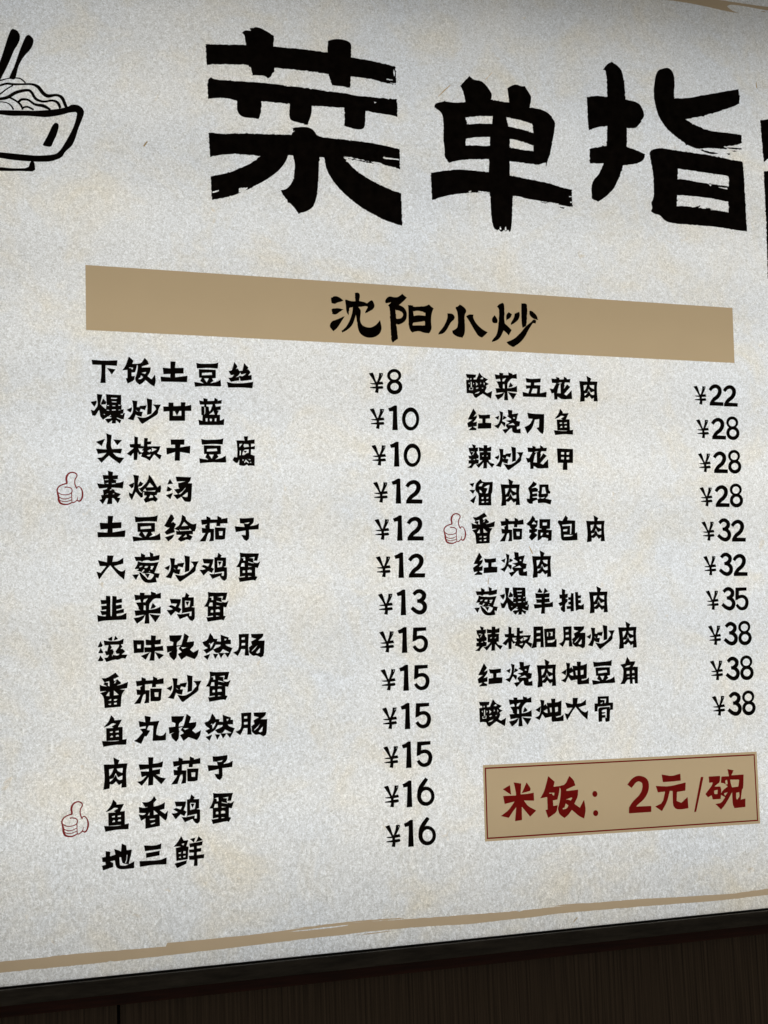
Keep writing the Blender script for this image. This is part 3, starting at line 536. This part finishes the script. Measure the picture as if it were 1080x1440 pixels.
def R(ox, oy, *cs):
    out = []
    for c in cs:
        out.append((c,) if isinstance(c, str) else (c[0], ox + c[1] / 4.32, oy + c[2] / 4.32))
    return out
LEFT_ROWS = [
 R(120, 495, '下', '饭', '土', '豆', '丝'),
 R(120, 495, '爆', ('炒', 355, 359), '甘', '蓝'),
 R(120, 605, '尖', '椒', '干', ('豆', 773, 125), '腐'),
 R(120, 605, '素', '烩', '汤'),
 R(130, 715, ('土', 115, 111), ('豆', 328, 121), '绘', '茄', '子'),
 R(130, 715, '大', '葱', '炒', '鸡', '蛋'),
 R(130, 825, '韭', '菜', ('鸡', 536, 123), ('蛋', 753, 122)),
 R(130, 825, '滋', '味', '孜', '然', '肠'),
 R(130, 940, '番', ('茄', 343, 131), ('炒', 557, 122), ('蛋', 764, 109)),
 R(130, 940, '鱼', '丸', ('孜', 561, 360), ('然', 772, 354), ('肠', 966, 341)),
 R(130, 1055, '肉', '末', ('茄', 567, 121), ('子', 776, 106)),
 R(130, 1055, ('鱼', 145, 395), '香', ('鸡', 567, 360), ('蛋', 785, 351)),
 R(130, 1055, '地', '三', '鲜'),
]
RIGHT_ROWS = [
 R(650, 515, '酸', ('菜', 265, 122), '五', '花', ('肉', 767, 139)),
 R(650, 515, '红', '烧', '刀', ('鱼', 612, 340)),
 R(650, 615, '辣', ('炒', 285, 128), ('花', 453, 121), '甲'),
 R(650, 615, '溜', ('肉', 292, 335), '段'),
 R(655, 720, ('番', 107, 99), ('茄', 278, 107), '锅', '包', ('肉', 788, 102)),
 R(655, 720, ('红', 116, 315), ('烧', 289, 318), ('肉', 461, 317)),
 R(660, 820, ('葱', 100, 110), ('爆', 274, 109), '羊', '排', ('肉', 784, 101)),
 R(660, 820, ('辣', 116, 337), ('椒', 290, 332), '肥', ('肠', 624, 330), ('炒', 798, 328), ('肉', 961, 316)),
 R(660, 920, ('红', 124, 124), ('烧', 299, 122), ('肉', 469, 115), '炖', ('豆', 812, 110), '角'),
 R(660, 920, ('酸', 141, 356), ('菜', 309, 347), ('炖', 484, 341), ('大', 649, 332), '骨'),
]
for side, rows in (('left', LEFT_ROWS), ('right', RIGHT_ROWS)):
    for r in rows:
        row("dish_name", "dish name " + ''.join(c[0] for c in r) + " in the " + side + " list", r)

LP = [(529.0, 538.4, '8'), (530.4, 588.9, '10'), (532.7, 640.3, '10'), (535.1, 692.4, '12'), (537.1, 744.6, '12'), (539, 797, '12'), (542.1, 849.6, '13'),
      (543.8, 902.6, '15'), (545.9, 956, '15'), (547.9, 1010, '15'), (549.7, 1064.6, '15'), (550.6, 1119.9, '16'), (552.6, 1175.6, '16')]
RP = [(984.4, 555.9, '22'), (988, 603.3, '28'), (990.6, 650.8, '28'), (993, 698.6, '28'), (995.7, 746.9, '32'), (998.2, 795.5, '32'), (1001.7, 844.1, '35'),
      (1005, 893.4, '38'), (1007.7, 942.7, '38'), (1010.5, 992.5, '38')]
OFFL = {'8': (25.5, -2.7), '1': (22.1, -2.2), '0': (46.9, -1.3), '2': (46.7, -1.6), '3': (46.4, -2.8), '5': (46.9, -1.9), '6': (47.8, -3.9)}
OFFR = [{'2': (22.2, -1.3), '3': (21.9, -1.9)}, {'2': (42.3, -1.0), '8': (42.0, -2.5), '5': (41.2, -1.5)}]
for (u, v, s) in LP + RP:
    right = u > 800
    slope = (795 - v) / (6424 - u)
    cs = [('¥', u, v)]
    for i, d in enumerate(s):
        dx, dy = OFFR[i][d] if right else OFFL[d]
        cs.append((d, u + dx, v + dy + slope * dx))
    row("price", "price ¥" + s + (" in the right list" if right else " in the left list"), cs)

# --- thumbs-up marks
THUMB = """C 690 590 30 650 510 28 635 430 26 645 350 26 690 270 26 670 210 28 590 175 30 500 195 34 440 260 44 420 340 46 430 400 42 435 460 40;
C 442 455 34 340 480 28 240 530 30 190 610 32 200 690 36 220 780 44 230 870 48 270 950 44 360 985 34 450 985 30 545 950 28;
C 380 555 34 420 548 24 500 560 24 560 600 24 560 680 26 500 725 20 400 745 20 300 735 20 220 690 24; C 555 690 22 560 800 20 565 940 22;
C 220 790 24 300 835 18 380 850 22 470 835 18 555 795 18; C 230 870 24 320 910 18 400 915 18 480 900 18 555 870 18;
C 545 945 22 620 935 24 690 880 22 705 840 18 715 790 12; C 690 880 22 750 905 34 800 860 36 830 770 40 830 680 36 800 590 26 740 535 22 690 555 26"""
tv = draw(fatten(THUMB, 1.15), 70, 655, 18); tc_ = bbox_c(tv)
for k, (u, v, lab) in enumerate(((98.3, 686.9, "素烩汤"), (105.6, 1151.8, "鱼香鸡蛋"), (639.2, 743.3, "番茄锅包肉"))):
    o = flat("thumbs_up_mark", tv, REDLINE, Y1, board, off=pt(u, v), c=tc_)
    o['label'] = "thin red thumbs-up outline beside the dish " + lab

# --- rice price box
rice = quad("rice_price_label", [(682, 1183.5), (1069, 1158), (1064, 1057), (679, 1076)], TAN, 0.0, board)
rice['label'] = "tan label with thin red border and red rice price"
def ring(pts, w):
    """border line just inside the four photo corners"""
    c = [pt(*p) for p in pts]; cx = sum(p[0] for p in c) / 4; cz = sum(p[1] for p in c) / 4
    inn = []
    for x, z in c: inn.append((x + (w if x < cx else -w), z + (w if z < cz else -w)))
    return tri_fill([(True, c), (False, inn)])
flat("border_line", ring([(684.5, 1180), (1066, 1154.5), (1061, 1060.5), (681.5, 1079.5)], 0.0023), RED, Y1, rice)
RICE = [
 ('米', 695, 1080, 6.353, "P 75 190 140 152 150 240; P 172 128 240 138 235 235 290 232 352 220 355 292 265 290 300 340 375 380 320 435 245 345 248 465 185 475 195 350 165 390 130 445 58 430 130 375 180 300 92 322 78 250 195 245 185 180; P 288 128 325 180 320 205 245 225"),
 ('.', 695, 1080, 6.353, "E 898 232 23 27"),
 ('.', 695, 1080, 6.353, "E 905 403 23 27"),
 ('2', 870, 1070, 5.684, "C 85 203 44 125 155 44 165 142 46 208 165 52 213 225 52 185 285 50 130 340 46 100 385 44; P 80 420 82 370 140 365 260 360 260 408"),
 ('元', 870, 1070, 5.684, "P 342 108 420 122 492 102 495 158 425 165 352 170; P 295 200 400 205 535 172 532 238 465 248 462 320 500 335 550 288 557 378 500 388 455 385 432 355 430 240 408 240 385 330 345 402 290 365 350 335 370 245 312 252"),
 ('/', 870, 1070, 5.684, "P 655 128 677 128 618 408 602 408"),
 ('碗', 870, 1070, 5.684, "P 718 125 810 120 808 170 775 195 765 205 812 205 820 230 815 305 750 308 742 275 712 292 692 265 745 195 750 172 722 175; H 762 238 790 230 788 265 765 265; P 868 65 918 75 900 115 998 108 995 218 985 225 975 310 1012 300 1012 368 925 378 910 350 905 250 880 300 850 350 818 390 772 345 820 335 850 290 812 270 830 235 870 205 845 180 815 175 820 125 880 122; H 850 160 865 150 870 185 855 190; H 890 150 962 150 955 205 905 212 895 180; H 938 255 962 250 965 285 945 310 938 300; H 840 260 870 250 850 280"),
]
for ch, ox, oy, sc, src in RICE:
    if ch == '.':
        flat("colon_dot", draw(src, ox, oy, sc), RED, Y1, rice); continue
    o = flat("rice_price_character", draw(src, ox, oy, sc, round_=0.08), RED, Y1, rice)
    o['label'] = "dark red character " + ch
vf, cen = glyph('饭')
o = flat("rice_price_character", vf, RED, Y1, rice, off=pt(695 + 611 / 6.353, 1080 + 264 / 6.353), s=1.56, c=cen)
o['label'] = "dark red character 饭"

# --- tan brush border strokes
LOW = """P -330 1384 -150 1366 0 1352.3 70 1346 72 1344.5 120 1340 160 1337 233 1331 235 1326 300 1320 360 1314 440 1303 500 1297 570 1292.7 650 1287 720 1281.7 775 1276 840 1269 900 1264 953 1261.7 1007 1258 1030 1257 1080 1249 1250 1232 1500 1212 1700 1196 1700 1206 1500 1222 1250 1243 1080 1258 1020 1266 953 1270.7 900 1275 840 1280 780 1285 750 1290 720 1292.5 660 1300 620 1301.5 560 1306 500 1312 483 1315 440 1319 360 1329 250 1342 133 1355 60 1362 0 1368 -150 1384 -330 1402;
P 410 1306 500 1294.5 570 1290.5 565 1292.5 500 1297 440 1304; P 772 1275 800 1271 842 1269 838 1271 800 1273.5; H 405 1310.5 440 1306 490 1300.5 488 1302 440 1308; H 470 1316.5 500 1313 545 1309.5 540 1311 500 1315; P 500 1315 545 1309 552 1309 520 1314"""
def placed(src, ox, oy, sc, clip=True, **kw):
    out = []
    for sg, p in parse(src, **kw):
        q = [pt(ox + x / sc, oy + y / sc) for x, y in p]
        out.append((sg, [(min(max(x, x0), x1), min(z, ztop)) for x, z in q]))
    return out
low_items = placed(LOW, 0, 0, 1.0, rough=(4, 0.18))
o = flat("border_brush_stroke", tri_fill(low_items), TAN2, 0.0, board)
o['label'] = "tan dry brush stroke along the lower edge of the board"
UP = """P -900 -120 -400 -70 0 -6 150 12 300 35 450 65 620 105 700 122 800 135 740 118 700 95 665 65 690 45 800 55 1080 108 1500 180 2500 300 2500 240 1500 120 1080 70 800 32 600 0 300 -50 -300 -140; P 1000 118 1040 110 1060 126"""
up_items = placed(UP, 930, 0, 7.2, rough=(12, 0.8))
o = flat("border_brush_stroke", tri_fill(up_items), TAN2, 0.0, board)
o['label'] = "tan dry brush stroke along the upper edge of the board"

# --- printed parchment film: everything of the face that is not covered by the tan print
cut = [(not sg, p) for sg, p in low_items + up_items]
cut += [(False, [pt(*q) for q in [(121, 464), (1033, 510.5), (1030, 433), (120, 372.5)]]),
        (False, [pt(*q) for q in [(682, 1183.5), (1069, 1158), (1064, 1057), (679, 1076)]])]
flat("parchment_film", tri_fill([(True, [(x0, zbot(x0)), (x1, zbot(x1)), (x1, ztop), (x0, ztop)])] + cut), PAPER, 0.0, board)

# --- loose straw fibres printed in the parchment
FIB = "S 616 136 0.6 624 128 1.4 633 120 1.0; S 683 112 0.8 692 102 0.6; S 1063 116 0.8 1064 124 1.4; S 744 768 0.5 746 773 1.6 749 779 1.2; S 687 812 0.5 686 822 0.9; S 202 206 2.2 207 199 1.6; S 806 1297 1.0 812 1290 1.2"
for one in FIB.split(';'):
    flat("straw_fibre", draw(one, 0, 0, 1.0), RUST, Y1, board)

# ------------------------------------------------------------------ wall below and around
YW = 0.05
wall = empty("wall", (0, YW, 0)); wall['kind'] = 'structure'
j0 = pt(167, 1420, YW)[0]
pw = 1.9; gap = 0.005
TRIM = 0.025
for k in range(-2, 2):
    xa = j0 + k * pw + gap / 2; xb = j0 + (k + 1) * pw - gap / 2
    p = box("wall_panel", xa, xb, 0.0, 0.012, 0.0, 1.0, WOOD, wall, 0.001)
    for v in p.data.vertices:
        v.co.z = 0.55 if v.co.z < 0.5 else zbot(v.co.x) - RAIL - TRIM - 0.004
box("panel_backing", x0 - 1.0, x1 + 1.0, 0.013, 0.02, -1.2, -RAIL - 0.006, BLACK, wall, 0, zf_low)
box("trim_moulding", x0 - 1.0, x1 + 1.0, -0.030, 0.012, -RAIL - TRIM, -RAIL - 0.0065, MAHOG, wall, 0.002, zf_low)
# plaster wall the box is let into, on the far sides of the board
box("plaster", x0 - 1.0, x1 + 1.0, BOX_D - 0.04, BOX_D + 0.02, 0.5, zlow + 2.9, BLACK, wall)
